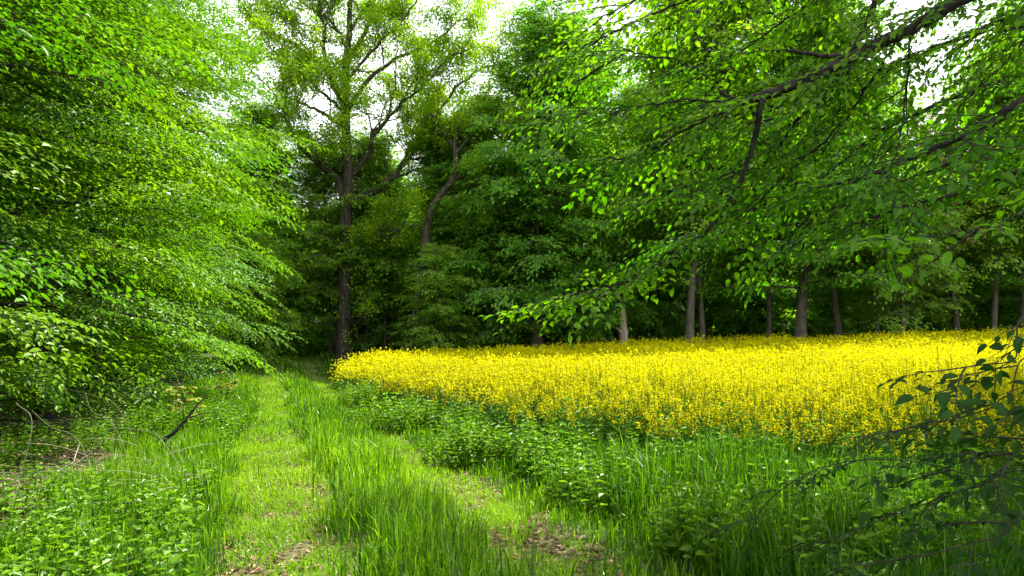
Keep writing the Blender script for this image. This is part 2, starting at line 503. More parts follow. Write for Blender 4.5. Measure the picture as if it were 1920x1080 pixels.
HROW = [  # D, offset from the track's axis, variant, turn, scale, label
    (5.0, -6.8, 0, 2.2, 1.0, 'bright green hornbeam with drooping sprays, nearest of the row, cut off by the left edge'),
    (8.3, -7.0, 1, 2.1, .95, 'second hornbeam from the left edge, leaning its sprays over the brushwood pile'),
    (12.3, -6.7, 2, 4.0, 1.0, 'third hornbeam of the row, rising behind the dark leaning stick'),
    (16.5, -6.1, 0, 1.2, 1.08, 'fourth hornbeam of the row, tall and sunlit on its track side'),
    (21.0, -6.1, 1, 5.0, 1.0, 'fifth hornbeam of the row, reaching towards the top of the track'),
    (26.0, -7.2, 2, 0.8, 1.3, 'sixth hornbeam of the row, its low sprays hanging at the wood entrance'),
    (31.5, -7.6, 0, 3.3, 1.42, 'dark last hornbeam of the row, in shade where the track enters the wood'),
]
def place(meshes, name, label, cat, loc, rot, scale, group):
    t = thing(name, label, cat, loc, rot, scale, group)
    for nm, me in zip(('trunk', 'crown'), meshes):
        o = bpy.data.objects.new(nm, me); sc.collection.objects.link(o); o.parent = t
    return t
for D, off, v, rot, s, lab in HROW:
    x = float(axis(D) + off)
    place(horn[v], 'hornbeam_tree', lab, 'tree', (x, D, float(ground(x, D))), rot, s, 'hornbeams along the left of the track')

# ------------------------------------------------------------------ the big oak and the crooked oak
M_OAKBARK = bark_mat('dark_oak_bark', (.018, .015, .011), (.085, .070, .050), 7, .9)
def limb_tree(seed, D, base, trunk, limbs, leafsize, ncl, bark, leafmat, name, label, sub_n=7, sub_len=(1.6, 3.2), yspread=.55, auto=0):
    """trunk and limbs follow the photograph; limbs get their own depth, then fork into twigs with leaf clusters"""
    r = np.random.default_rng(seed)
    sclf = D / F
    b = at(base[0], base[1], D); gz = float(ground(b[0], D)); org = np.array((b[0], D, gz))
    t = thing(name, label, 'tree', tuple(org))
    tg = Geo(); cg = Geo()
    def world(px, py, dy=0): return at(px, py, D + dy) * np.array((1, 1, 1)) - org
    tp = np.array([np.append(world(px, py), wd / 2 * sclf) for px, py, wd in trunk])
    tp[0, 2] = -.4
    tpt = smooth_poly(tp, 26)
    tpt[:, :2] += r.normal(0, .02, (26, 2))
    tube(tg, tpt[:, :3], tpt[:, 3], 14, 0, .5, .035, r)
    clP = []; clD = []
    def twig(p, d, l, rad, lev):
        n = 6
        pts = [p]; dd = d
        for k in range(n - 1):
            dd = norm(dd + r.normal(0, .22, 3) + np.array((0, 0, .10)))
            pts.append(pts[-1] + dd * l / (n - 1))
        pts = np.array(pts)
        tube(cg if rad < .02 else tg, pts, np.linspace(rad, rad * .35, n), 4, 1 if rad < .02 else 0, .5)
        if lev == 0:
            for u in (2, 3, 4, 5): clP.append(pts[u]); clD.append(dd)
            return
        for k in range(4 if lev > 1 else 3):
            u = r.uniform(.3, 1) * (n - 1); i = min(int(u), n - 2)
            q = pts[i] + (pts[i + 1] - pts[i]) * (u - i)
            ax = norm(pts[i + 1] - pts[i])
            nd = norm(ax * .8 + r.normal(0, .65, 3) + np.array((0, 0, .15)))
            twig(q, nd, l * r.uniform(.45, .7), rad * .55, lev - 1)
        twig(pts[-1], dd, l * .5, rad * .4, lev - 1) if lev > 0 else None
    for li, (pts, w0, w1) in enumerate(limbs):
        k = len(pts)
        dy = r.uniform(-1, 1) * yspread * 6
        P = np.array([np.append(world(px, py, dy * (j / (k - 1)) ** 1.2), 0) for j, (px, py) in enumerate(pts)])
        P[:, 3] = np.linspace(w0 / 2, w1 / 2, k) * sclf
        lg = Geo()
        S = smooth_poly(P, 20)
        S[3:, :3] += r.normal(0, .05, (17, 3))
        tube(lg, S[:, :3], np.maximum(S[:, 3], .02), 7, 0, .5, .03, r)
        lg.build('limb', [bark], t, False)
        sn = sub_n if w0 > 5 else 2
        for j in range(sn):
            u = (.22 + .78 * (j + r.uniform(0, 1)) / sn) * 19; i = min(int(u), 18)
            q = S[i, :3]; ax = norm(S[i + 1, :3] - S[i, :3])
            d = norm(ax * .6 + r.normal(0, .7, 3) + np.array((0, 0, .3)))
            twig(q, d, r.uniform(*sub_len), max(S[i, 3] * .45, .025), 2 if w0 > 5 else 1)
        twig(S[-1, :3], norm(S[-1, :3] - S[-2, :3]), sub_len[1] * (.8 if w0 > 5 else .4), max(S[-1, 3], .03), 2 if w0 > 5 else 1)
    clP = np.array(clP); clD = np.array(clD)
    n = len(clP)
    P = np.repeat(clP, ncl, 0) + r.normal(0, .20, (n * ncl, 3)) * np.array((1.2, 1.2, .8))
    Dv = r.normal(0, 1, P.shape) + np.repeat(clD, ncl, 0) * .8
    Nv = r.normal(0, .6, P.shape) + np.array((0, 0, .9))
    L = leafsize * r.uniform(.6, 1.25, len(P))
    rn = np.clip(np.repeat(r.normal(.5, .16, n), ncl) + r.normal(0, .2, len(P)), 0, 1)
    leaves(cg, P, Dv, Nv, L, L * .62, LEAF4, 0, rn)
    tg.build('trunk', [bark], t, False)
    cg.build('crown', [leafmat, bark], t)
    print(name, 'clusters', n, 'leaves', len(P))
    return t

limb_tree(5, 45, (643, 668),
    [(643, 672, 38), (643, 655, 29), (645, 560, 24), (647, 470, 23), (649, 400, 23), (652, 330, 21), (650, 270, 18), (648, 190, 17), (650, 110, 14), (655, 50, 11), (662, -60, 6), (668, -130, 3)],
    [([(646, 392), (632, 335), (600, 310), (570, 285), (545, 250), (535, 215), (515, 180)], 13, 3),
     ([(655, 380), (700, 357), (735, 335), (760, 300), (800, 265), (850, 240), (900, 215), (940, 190)], 15, 3),
     ([(654, 335), (690, 290), (700, 250), (725, 225), (737, 180), (742, 120)], 11, 3),
     ([(646, 200), (622, 150), (610, 100), (607, 50), (598, 0), (592, -80)], 12, 3),
     ([(640, 175), (602, 122), (570, 95), (530, 75), (490, 55), (465, 28)], 9, 2),
     ([(652, 115), (680, 70), (700, 30), (722, -30), (735, -90)], 10, 3),
     ([(649, 240), (612, 216), (580, 200), (545, 185), (505, 165)], 8, 2),
     ([(650, 210), (690, 150), (740, 112), (790, 90), (850, 50), (880, 0)], 10, 2),
     ([(700, 255), (750, 200), (790, 165), (840, 110), (880, 90)], 7, 2),
     ([(652, 315), (625, 290), (590, 268), (560, 262)], 7, 2),
     ([(655, 60), (690, 10), (760, -40), (800, -90)], 7, 2),
     ([(650, 90), (620, 40), (560, 0), (520, -60)], 7, 2),
     ([(760, 300), (810, 290), (850, 250), (905, 260)], 6, 2),
     ([(651, 150), (700, 95), (760, 30), (800, -30)], 7, 2), ([(648, 215), (600, 170), (540, 120), (500, 105)], 7, 2), ([(735, 335), (790, 315), (840, 300), (880, 285)], 6, 2),
     ([(745, 320), (790, 250), (850, 170), (900, 130), (935, 120)], 7, 2),
     ([(645, 500), (612, 488), (585, 496)], 5, 2), ([(648, 545), (685, 520), (712, 532)], 5, 2),
     ([(646, 455), (688, 432), (722, 440)], 5, 2), ([(644, 470), (604, 440), (572, 450)], 5, 2),
     ([(645, 600), (668, 590), (690, 600)], 4, 2)],
    .155, 11, M_OAKBARK, M_OAK, 'oak_tree', 'tall old oak with spreading bare limbs and yellow-green leaves beside the track', sub_n=9, sub_len=(1.6, 3.2))

limb_tree(6, 42, (775, 655),
    [(773, 664, 26), (776, 640, 20), (785, 560, 17), (792, 500, 15), (797, 450, 14), (808, 395, 13), (830, 362, 13), (848, 338, 12), (855, 305, 10), (853, 270, 8), (860, 235, 5), (866, 200, 3)],
    [([(848, 335), (868, 333), (885, 350), (905, 362), (925, 385)], 7, 2),
     ([(853, 290), (875, 262), (885, 240), (905, 225), (930, 232)], 7, 2),
     ([(852, 275), (830, 250), (820, 225), (805, 215)], 6, 2),
     ([(800, 430), (770, 425), (745, 432), (720, 430)], 6, 2),
     ([(793, 490), (820, 465), (845, 470), (870, 455)], 6, 2),
     ([(856, 300), (880, 300), (900, 312), (912, 330)], 5, 2)],
    .16, 9, M_OAKBARK, M_OAK, 'crooked_oak', 'slender oak with a crooked, kinked trunk right of the big oak', sub_n=4, sub_len=(.9, 1.8), yspread=.3)

# ------------------------------------------------------------------ forest edge beyond the field
PROF_B = ([0, .08, .25, .55, .8, 1], [.4, .78, 1.05, 1.0, .80, .35])
PROF_T = ([0, .15, .3, .6, .85, 1], [.3, .6, 1.0, 1.0, .85, .40])
beech = []
for i, (H, Rm, low, nbr, rr) in enumerate([(22, 5.8, 2.0, 210, .36), (24, 6.2, 3.5, 200, .33), (20, 5.5, 1.4, 170, .27), (21, 5.2, 5.0, 150, .24)]):
    tg, cg = layered_tree(300 + i, H, Rm, low, nbr, SPR_B, PROF_B if i != 3 else PROF_T, .42, 1.1, rr, elev=(10, 70), droop=.24, tipdown=.3, upn=.25, start=.2, branch_r=.014, lvar=(.5, 1.15), ej=14, bend=.5)
    beech.append((tg, cg))
beech_m = [(a.mesh('trunk', [M_BEECHBARK], False), b.mesh('crown', [M_BEECH, M_BEECHBARK])) for a, b in beech]
young = []
for i, (H, Rm) in enumerate([(11.5, 3.4), (10.5, 3.0)]):
    tg, cg = layered_tree(330 + i, H, Rm, 1.2, 85, SPR_B, PROF_B, .42, .85, .11, elev=(10, 65), droop=.22, tipdown=.3, upn=.25, start=.15, lvar=(.5, 1.15), ej=14, bend=.3)
    young.append((tg.mesh('trunk', [M_BEECHBARK], False), cg.mesh('crown', [M_BEECH, M_BEECHBARK])))
tg, cg = layered_tree(320, 9.5, 3.3, 1.9, 90, SPR_B, PROF_B, .5, .85, .13, elev=(5, 50), droop=.2, upn=.3)
maple_m = (tg.mesh('trunk', [M_BEECHBARK], False), cg.mesh('crown', [M_LIME, M_BEECHBARK]))
tg, cg = layered_tree(321, 13, 3.6, 4.6, 80, SPR_B, PROF_B, .6, .9, .2, elev=(15, 60), droop=.08, upn=.1)
tan_m = (tg.mesh('trunk', [M_BARK], False), cg.mesh('crown', [M_TAN, M_BARK]))
sap = []
for i, (H, Rm) in enumerate([(5.6, 2.7), (7.5, 3.0), (4.2, 2.5)]):
    tg, cg = layered_tree(340 + i, H, Rm, .2, 85, SPR_B, PROF_H, .4, .7, .055, elev=(8, 55), droop=.24, upn=.3, start=.15, lvar=(.5, 1.15), ej=14)
    sap.append((tg.mesh('trunk', [M_DARKBARK], False), cg.mesh('crown', [M_BEECH, M_DARKBARK])))

EDGE = [  # px of the trunk in the photo, distance, mesh, turn, scale, label
    (621, 47.0, 3, .4, .62, 'thin dark young beech standing just left of the big oak trunk'),
    (684, 47.5, 3, 1.9, .66, 'dark beech close behind the big oak, right of its trunk'),
    (730, 53, 0, 2.6, .6, 'tall beech showing between the big oak and the crooked oak'),
    (827, 46, 3, 1.1, .64, 'left one of the two thin dark trunks right of the crooked oak'),
    (851, 45, 3, 3.9, .68, 'right one of the two thin dark trunks right of the crooked oak'),
    (926, 52, 2, 5.3, .62, 'beech behind the field, between the thin dark pair and the dense dark beech'),
    (1010, 42.5, 0, 5.2, .92, 'dense dark green beech with foliage almost to the ground, behind the middle of the field'),
    (1100, 49, 2, .9, 1.05, 'full leafy beech left of the broken grey stump'),
    (1215, 51, 1, 4.4, .75, 'beech between the broken stump and the pale grey trunk'),
    (1290, 41.5, 3, 2.2, 1.12, 'beech with a straight pale grey trunk, brightest along the field edge'),
    (1316, 43.5, 3, 5.9, .85, 'thinner grey beech just right of the pale grey trunk'),
    (1440, 44, 3, .2, .75, 'slim brown trunk midway between the pale grey trunk and the thick dark trunk'),
    (1497, 42, 1, 3.0, 1.02, 'thick dark beech trunk under the hanging leaves at the field edge'),
    (1572, 43.5, 3, 4.9, .95, 'narrow dark beech right of the thick dark trunk'),
    (1645, 44, 3, 3.6, .75, 'slim beech trunk at the left foot of the bright lime green maple'),
    (1745, 50, 0, 1.4, .58, 'beech between the lime maple and the tan-leaved oak'),
    (1860, 42.5, 3, 1.7, .78, 'beech with a clear brown trunk right of the tan-leaved oak'),
    (1922, 43, 1, .6, .72, 'stout dark beech trunk at the right edge behind the field'),
    (2010, 47, 0, 2.0, 1.0, 'beech cut off by the right edge, only its outer sprays in view'),
    (560, 56, 2, 5.0, .5, 'beech deep in the wood above the far end of the track'),
    (806, 40.6, 11, 2.2, .62, 'low leafy beech in front of the crooked oak, hiding the lower part of its trunk'),
    (722, 46.5, 10, 1.0, 1.0, 'small leafy beech between the big oak and the crooked oak trunk'),
    (915, 43.5, 10, 4.2, .95, 'small leafy beech between the crooked oak and the dense dark beech'),
    (1050, 47.0, 2, 3.2, .8, 'leafy beech right behind the dense dark beech'),
    (500, 45, 0, 3.1, .7, 'shaded beech left of the wood entrance, behind the last hornbeam'),
]
for px, D, v, rot, s, lab in EDGE:
    x = (px - 960) / F * D
    place(young[v - 10] if v >= 10 else beech_m[v], 'beech_tree', lab, 'tree', (x, D, float(ground(x, D))), rot, s, 'beeches along the edge of the wood')
def place_px(m, px, D, name, lab, cat, rot, s, grp=None):
    x = (px - 960) / F * D
    return place(m, name, lab, cat, (x, D, float(ground(x, D))), rot, s, grp)
place_px(maple_m, 1690, 39.8, 'maple_tree', 'bright lime green young maple with low layered foliage behind the field', 'tree', .5, 1.0)
place_px(tan_m, 1795, 42.3, 'young_oak', 'young oak with tan and olive new leaves, right of the lime maple', 'tree', 1.0, 1.0)

SAPS = [(585, 50.0, 0, 'low leafy sapling on the right of the track where it enters the wood'),
        (655, 52.2, 1, 'leafy sapling behind the foot of the big oak'),
        (725, 49.2, 0, 'leafy sapling between the big oak and the crooked oak'),
        (815, 49.7, 2, 'low sapling right of the foot of the crooked oak'),
        (885, 48.2, 1, 'leafy sapling right of the thin dark pair of trunks'),
        (950, 49.2, 0, 'sapling at the left foot of the dense dark beech'),
        (1060, 48.2, 1, 'sapling at the right foot of the dense dark beech'),
        (1125, 48.2, 0, 'sapling immediately left of the broken grey stump'),
        (1225, 48.7, 1, 'dark sapling between the broken stump and the pale grey trunk'),
        (1370, 49.2, 1, 'dark leafy sapling right of the two grey trunks'),
        (1430, 48.2, 2, 'low sapling at the foot of the slim brown trunk'),
        (1540, 49.2, 0, 'sapling between the thick dark trunk and the narrow dark trunk'),
        (1605, 48.7, 1, 'sapling right of the narrow dark trunk, left of the lime maple'),
        (1740, 49.2, 0, 'sapling at the right foot of the lime maple'),
        (1815, 50.2, 1, 'sapling right of the foot of the tan-leaved oak'),
        (1888, 50.2, 0, 'sapling between the clear brown trunk and the right edge'),
        (475, 40.0, 1, 'shaded sapling under the last hornbeams left of the wood entrance'),
        (528, 47.0, 2, 'small sapling left of the far track inside the wood')]
rs = np.random.default_rng(77)
for px, D, v, lab in SAPS:
    place_px(sap[v], px, D, 'beech_sapling', lab, 'sapling', rs.uniform(0, 6), rs.uniform(.9, 1.15), 'saplings under the forest edge')

# far wood behind: reads as one mass
def far_wood():
    r = np.random.default_rng(9)
    g = Geo(); tr = Geo()
    kinds = []
    for i in range(3):
        a, b = layered_tree(360 + i, 19 + 2 * i, 5.2, .5, 110, SPR_BL, PROF_B, 1.1, 1.15, .3, elev=(0, 55), droop=.15, start=.2)
        kinds.append((a.merged(), b.merged()))
    k = 0
    for D0, n, x0, x1 in ((58, 15, -34, 46), (70, 17, -44, 58), (84, 20, -60, 74), (37, 6, -34, -20), (24, 4, -30, -18), (12, 3, -24, -14)):
        for i in range(n):
            x = x0 + (x1 - x0) * (i + r.uniform(.2, .8)) / n; y = D0 + r.uniform(-4, 4)
            if abs(x - float(axis(y))) < 4 and y < 66: continue
            a = r.uniform(0, 6.28); s = r.uniform(.55, .72) * (1 if D0 > 50 else 1.3)
            M = np.array([[cos(a), -sin(a), 0], [sin(a), cos(a), 0], [0, 0, 1]]) * s
            t = np.array([[x, y, float(ground(x, y))]])
            A, B = kinds[k % 3]; k += 1
            A = (A[0], [(f, np.full(len(f), 1), q) for f, _, q in A[1]])
            bake(g, A, M[None], t); bake(g, B, M[None], t)
    bush = [tuple(q.merged() for q in layered_tree(380 + i, 5.5, 2.6, .15, 60, SPR_B, PROF_H, .6, .9, .05, elev=(8, 55), droop=.22, upn=.3, start=.15, lvar=(.5, 1.15), ej=14)) for i in range(2)]
    for D0, st in ((54, 2.6), (63, 3.2)):
        for x in np.arange(-30, 46, st):
            x = x + r.uniform(-.8, .8); y = D0 + r.uniform(-3, 3)
            if abs(x - float(axis(y))) < 2.6: continue
            a = r.uniform(0, 6.28); s = r.uniform(.8, 1.2)
            M = np.array([[cos(a), -sin(a), 0], [sin(a), cos(a), 0], [0, 0, 1]]) * s
            bake(g, bush[int(r.integers(0, 2))][1], M[None], np.array([[x, y, float(ground(x, y))]]))
    o = g.build('distant_wood', [M_BEECH, M_BEECHBARK])
    tag(o, 'dense green wood standing far behind the forest edge', kind='stuff')
far_wood()

# broken grey stump
def snag():
    r = np.random.default_rng(3)
    D = 42.0; x = (1170 - 960) / F * D; gz = float(ground(x, D))
    t = thing('broken_snag', 'broken pale grey dead trunk with a splintered top behind the field', 'dead tree', (x, D, gz))
    g = Geo()
    z = np.array([-.3, 0, .3, .8, 1.3, 1.6, 1.9, 2.3, 2.7, 3.0])
    rad = np.array([.32, .29, .25, .235, .25, .30, .22, .20, .18, .15])
    tube(g, np.stack([-.03 * z, .0 * z, z], -1), rad, 12, 0, .5, .07, r)
    g.build('trunk', [M_SNAG], t, False)
    for k in range(5):
        g = Geo(); a = k * 1.3
        p = np.array((cos(a) * .09 - .09, sin(a) * .09, 2.9)); h = r.uniform(.25, .75)
        tube(g, np.array([p, p + (0, 0, h * .5), p + (r.normal(0, .03), r.normal(0, .03), h)]), [.065, .045, .01], 5, 0, .5, .1, r)
        g.build('splinter', [M_SNAG], t, False)
    g = Geo()
    tube(g, np.array([(-.15, -.12, 1.55), (-.32, -.2, 1.62), (-.46, -.25, 1.8)]), [.10, .07, .03], 6, 0, .5, .1, r)
    g.build('branch_stub', [M_SNAG], t, False)
snag()

# ------------------------------------------------------------------ overhanging hornbeam on the right (its trunk is out of the picture)
def overhang():
    r = np.random.default_rng(21)
    T0 = np.array((6.4, 4.6, float(ground(6.4, 4.6))))
    t = thing('overhanging_hornbeam', 'hornbeam with dark branches hanging in from the upper right over the rape field', 'tree', tuple(T0))
    g = Geo()
    z = np.linspace(-.3, 14, 14)
    tr_x = .15 * np.sin(z * .5)
    tube(g, np.stack([tr_x, .1 * np.sin(z * .4 + 1), z], -1), .30 * (1 - .85 * np.clip(z, 0, 14) / 14) * (1 + .4 * np.exp(-np.clip(z, 0, 9) / .4)), 12, 0, .5, .03, r)
    g.build('trunk', [M_DARKBARK], t, False)
    # (pixel, pixel, distance) control points, start width px, end width px, spray density per metre
    L = [
        ([(2250, -190, 4.3), (2000, -85, 4.4), (1800, 0, 4.5), (1700, 58, 4.55), (1600, 105, 4.6), (1510, 150, 4.65), (1430, 180, 4.7), (1388, 192, 4.7)], 31, 16, 4.5),
        ([(1428, 182, 4.7), (1418, 250, 4.75), (1398, 312, 4.8), (1370, 372, 4.9), (1318, 440, 5.0), (1250, 490, 5.1), (1160, 532, 5.2), (1060, 556, 5.3), (965, 562, 5.4)], 13, 2, 9),
        ([(2100, -190, 4.9), (1900, -60, 4.9), (1760, 30, 4.9), (1660, 82, 4.85), (1595, 112, 4.75)], 14, 12, 5),
        ([(1690, -120, 4.9), (1650, -20, 4.85), (1625, 45, 4.8), (1596, 100, 4.75)], 13, 9, 5),
        ([(1600, 108, 4.6), (1540, 104, 4.6), (1475, 93, 4.6)], 9, 6, 2),
        ([(2300, 60, 3.8), (2050, 135, 3.9), (1920, 190, 4.0), (1850, 236, 4.05), (1770, 270, 4.1), (1700, 298, 4.15), (1620, 335, 4.2), (1520, 350, 4.3), (1420, 372, 4.4)], 24, 3, 8),
        ([(1388, 192, 4.7), (1340, 160, 4.8), (1290, 120, 4.9), (1200, 100, 5.1), (1090, 60, 5.3)], 7, 2, 8),
        ([(1388, 192, 4.7), (1300, 235, 4.9), (1200, 290, 5.1), (1100, 300, 5.3), (1020, 310, 5.4)], 6, 2, 8),
        ([(1570, 130, 4.8), (1540, 185, 5.0), (1490, 230, 5.2), (1440, 300, 5.4), (1350, 330, 5.6), (1230, 370, 5.8), (1130, 420, 6.0)], 11, 2, 8),
        ([(1690, 70, 4.7), (1600, 200, 4.9), (1540, 270, 5.0), (1460, 340, 5.1), (1390, 410, 5.2), (1310, 470, 5.3)], 6, 2, 8),
        ([(1705, 60, 4.8), (1702, 150, 4.9), (1690, 240, 5.0), (1670, 330, 5.0), (1650, 420, 5.1), (1610, 500, 5.1)], 5, 2, 9),
        ([(2200, 190, 4.6), (1990, 290, 4.8), (1800, 360, 5.0), (1660, 400, 5.1), (1560, 440, 5.2), (1500, 490, 5.2)], 12, 2, 9),
        ([(1950, -260, 6.8), (1600, -130, 7.2), (1400, -20, 7.4), (1250, 50, 7.6), (1120, 130, 7.8), (1020, 190, 8.0)], 12, 3, 8),
        ([(2150, -60, 6.0), (1800, 70, 6.4), (1500, 210, 6.8), (1300, 250, 7.0), (1150, 330, 7.2)], 11, 2, 8),
        ([(2200, 50, 6.0), (1850, 160, 6.3), (1650, 250, 6.5), (1450, 400, 6.7), (1300, 440, 6.9), (1180, 480, 7.0)], 10, 2, 9),
        ([(2250, 160, 5.6), (1980, 250, 5.8), (1800, 300, 6.0), (1600, 380, 6.2), (1450, 470, 6.3), (1380, 500, 6.3)], 9, 2, 9),
        ([(1800, -320, 5.5), (1500, -160, 5.6), (1300, -40, 5.7), (1150, 20, 5.8), (1040, 110, 5.9)], 10, 2, 8),
        ([(2000, -150, 5.2), (1940, 40, 5.2), (1880, 120, 5.2), (1790, 200, 5.3), (1760, 250, 5.3)], 6, 2, 7),
        ([(1850, -200, 5.8), (1640, -60, 5.9), (1480, 30, 6.0), (1400, 90, 6.1), (1260, 160, 6.2)], 6, 2, 8),
        ([(1900, -240, 4.9), (1600, -130, 4.95), (1420, -50, 5.0), (1250, 15, 5.1), (1130, 70, 5.2), (1030, 130, 5.3), (960, 170, 5.3)], 8, 2, 9),
        ([(1388, 192, 4.7), (1280, 188, 4.9), (1180, 200, 5.0), (1090, 215, 5.1), (1000, 245, 5.2)], 5, 2, 9),
        ([(2150, -260, 5.5), (1950, -120, 5.6), (1800, -60, 5.7), (1650, -50, 5.8), (1540, -30, 5.9)], 8, 2, 9),
        ([(2200, 0, 5.4), (2000, 40, 5.5), (1850, 60, 5.6), (1720, 100, 5.7), (1620, 150, 5.8)], 7, 2, 9),
        ([(2050, 330, 2.3), (1930, 392, 2.25), (1850, 428, 2.2), (1760, 440, 2.2), (1690, 452, 2.2)], 4, 2, 5),
    ]
    for li, (pts, w0, w1, dens) in enumerate(L):
        P = np.array([np.append(at(a, b, d) - T0, (w0 + (w1 - w0) * (i / (len(pts) - 1)) ** .8) / 2 * d / F) for i, (a, b, d) in enumerate(pts)])
        if w0 in (31, 14, 24, 12, 11, 10, 9) and pts[0][0] > 1780:      # join the trunk
            j = np.array((.1, 0, P[0, 2] + .55 * max(0.3, (0 - P[0, 0]) * -1) if P[0, 0] < 0 else P[0, 2] + .3, P[0, 3] * 1.3))
            j[2] = P[0, 2] + .35 * np.linalg.norm(P[0, :2])
            P = np.vstack([j, P])
        n = 8 * len(P)
        S = smooth_poly(P, n)
        cl = np.concatenate([[0], np.cumsum(np.linalg.norm(np.diff(S[:, :3], axis=0), axis=1))])
        if w1 <= 3 and w0 != 4: S = S[cl < cl[-1] - .42]; n = len(S)
        S[:, :3] += r.normal(0, .006, (n, 3))
        bgeo = Geo(); fg = Geo()
        tube(bgeo, S[:, :3], S[:, 3], 9 if w0 > 9 else 6, 0, .5, .05, r)
        seg = np.linalg.norm(np.diff(S[:, :3], axis=0), axis=1); cum = np.concatenate([[0], np.cumsum(seg)])
        pos = []; dr = []; up = []; sc_ = []
        m = int(cum[-1] * dens)
        for k in range(m):
            s = (k + r.uniform(0, 1)) / m
            u = s * cum[-1]
            q = np.array([np.interp(u, cum, S[:, c]) for c in range(3)])
            rad = np.interp(u, cum, S[:, 3])
            i = min(np.searchsorted(cum, u), n - 1); i = max(i, 1)
            ax = norm(S[i, :3] - S[i - 1, :3])
            if (q + T0)[1] < 3.2 and w0 != 4: continue
            hz = norm(np.array((ax[0], ax[1], 0)))
            sg = 1 if k % 2 else -1
            a = sg * R(r.uniform(25, 80))
            d = np.array((hz[0] * cos(a) - hz[1] * sin(a), hz[0] * sin(a) + hz[1] * cos(a), r.uniform(-.45, .1) + ax[2] * .5))
            d = d + np.array((-.35, 0, 0)); d = norm(d)
            up.append(np.array((0, 0, 1)) + r.normal(0, .28, 3)); pos.append(q); dr.append(d); sc_.append(r.uniform(.65, 1.25) * (.8 if w0 != 4 else .55))
        pos.append(S[-1, :3]); dr.append(norm(S[-1, :3] - S[-3, :3])); up.append(np.array((0, 0, 1)) + r.normal(0, .2, 3)); sc_.append(.8)
        b = bgeo.build('branch', [M_DARKBARK], t, False)
        spread(fg, SPR_HI if w0 != 4 else SPR_TW, pos, dr, up, np.array(sc_), r, (.05, .35), .12)
        fg.build('foliage', [M_OVER, M_DARKBARK], b)
    # the rest of the crown, above and right of the picture
    _, cg = layered_tree(222, 14.5, 5.0, 6.2, 60, SPR_H, PROF_H, .36, 1.15, .01, elev=(5, 55), droop=.15, start=.15)
    cg.build('crown', [M_OVER, M_DARKBARK], t)
overhang()
def right_shade_tree():  # added tree, mostly out of frame, put here to shade the lower right foreground
    tg, cg = layered_tree(230, 9.5, 3.3, 3.1, 62, SPR_H, PROF_H, .24, 1.05, .15, elev=(10, 55), droop=.2, tipdown=.3, upn=.35)
    place((tg.mesh('trunk', [M_DARKBARK], False), cg.mesh('crown', [M_OVER, M_DARKBARK])), 'hornbeam_tree', 'added hornbeam at the right edge shading the foreground, its sprays showing behind the overhanging branches', 'tree', (9.0, 8.3, float(ground(9.0, 8.3))), .7, 1.0, None)
right_shade_tree()

# low shrub at the right edge, close to the camera
def low_shrub():
    r = np.random.default_rng(31)
    T0 = np.array((2.15, 1.9, 0.0))
    t = thing('hornbeam_shrub', 'dark low hornbeam shrub poking in at the lower right, nearest the camera', 'shrub', tuple(T0))
    L = [([(1990, 640, 1.85), (1900, 676, 1.85), (1840, 684, 1.85), (1765, 695, 1.85)], 5),
         ([(2000, 715, 1.95), (1890, 742, 1.95), (1850, 768, 2.0), (1750, 795, 2.0), (1650, 812, 2.05)], 6),
         ([(2000, 925, 2.2), (1830, 893, 2.2), (1730, 868, 2.2), (1620, 862, 2.25), (1520, 885, 2.3), (1440, 940, 2.35), (1405, 1000, 2.4)], 7),
         ([(2020, 850, 2.2), (1850, 905, 2.2), (1720, 950, 2.2), (1600, 995, 2.25), (1520, 1030, 2.3)], 7),
         ([(2020, 1000, 2.0), (1860, 1010, 2.0), (1740, 1040, 2.0), (1600, 1060, 2.05)], 7),
         ([(2010, 880, 2.3), (1900, 850, 2.3), (1800, 850, 2.3)], 6)]
    for pts, w in L:
        P = np.array([np.append(at(a, b, d) - T0, w / 5.5 * (1 - .7 * i / (len(pts) - 1)) * d / F) for i, (a, b, d) in enumerate(pts)])
        P = np.vstack([(0, 0, -.05, .010), (.12, .02, .35 * (P[0, 2]), .006), P])
        S = smooth_poly(P, 10 * len(P)); n = len(S)
        b = Geo(); tube(b, S[:, :3], np.maximum(S[:, 3], .0018), 5, 0, .5, .05, r)
        bo = b.build('branch', [M_DARKBARK], t, False)
        cum = np.concatenate([[0], np.cumsum(np.linalg.norm(np.diff(S[:, :3], axis=0), axis=1))])
        vis = (S[:, 0] + T0[0]) < 1.55
        u0 = cum[np.argmax(vis)] - .1
        pos = []; dr = []; up = []; sc_ = []
        m = int((cum[-1] - u0) / .115)
        for k in range(m):
            u = u0 + (cum[-1] - u0) * (k + .5) / m
            i = int(np.clip(np.searchsorted(cum, u), 1, n - 1))
            q = S[i, :3]; ax = norm(S[i, :3] - S[i - 1, :3])
            hz = norm(np.array((ax[0], ax[1], 0))); sg = 1 if k % 2 else -1; a = sg * R(r.uniform(30, 65))
            d = np.array((hz[0] * cos(a) - hz[1] * sin(a), hz[0] * sin(a) + hz[1] * cos(a), r.uniform(-.45, .0)))
            pos.append(q); dr.append(d); up.append(np.array((0, 0, 1)) + r.normal(0, .22, 3)); sc_.append(r.uniform(.36, .68))
        pos.append(S[-1, :3]); dr.append(norm(S[-1, :3] - S[-3, :3])); up.append(np.array((0, 0, 1))); sc_.append(.35)
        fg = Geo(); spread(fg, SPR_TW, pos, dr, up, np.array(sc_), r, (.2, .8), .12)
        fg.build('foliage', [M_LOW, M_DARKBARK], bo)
low_shrub()

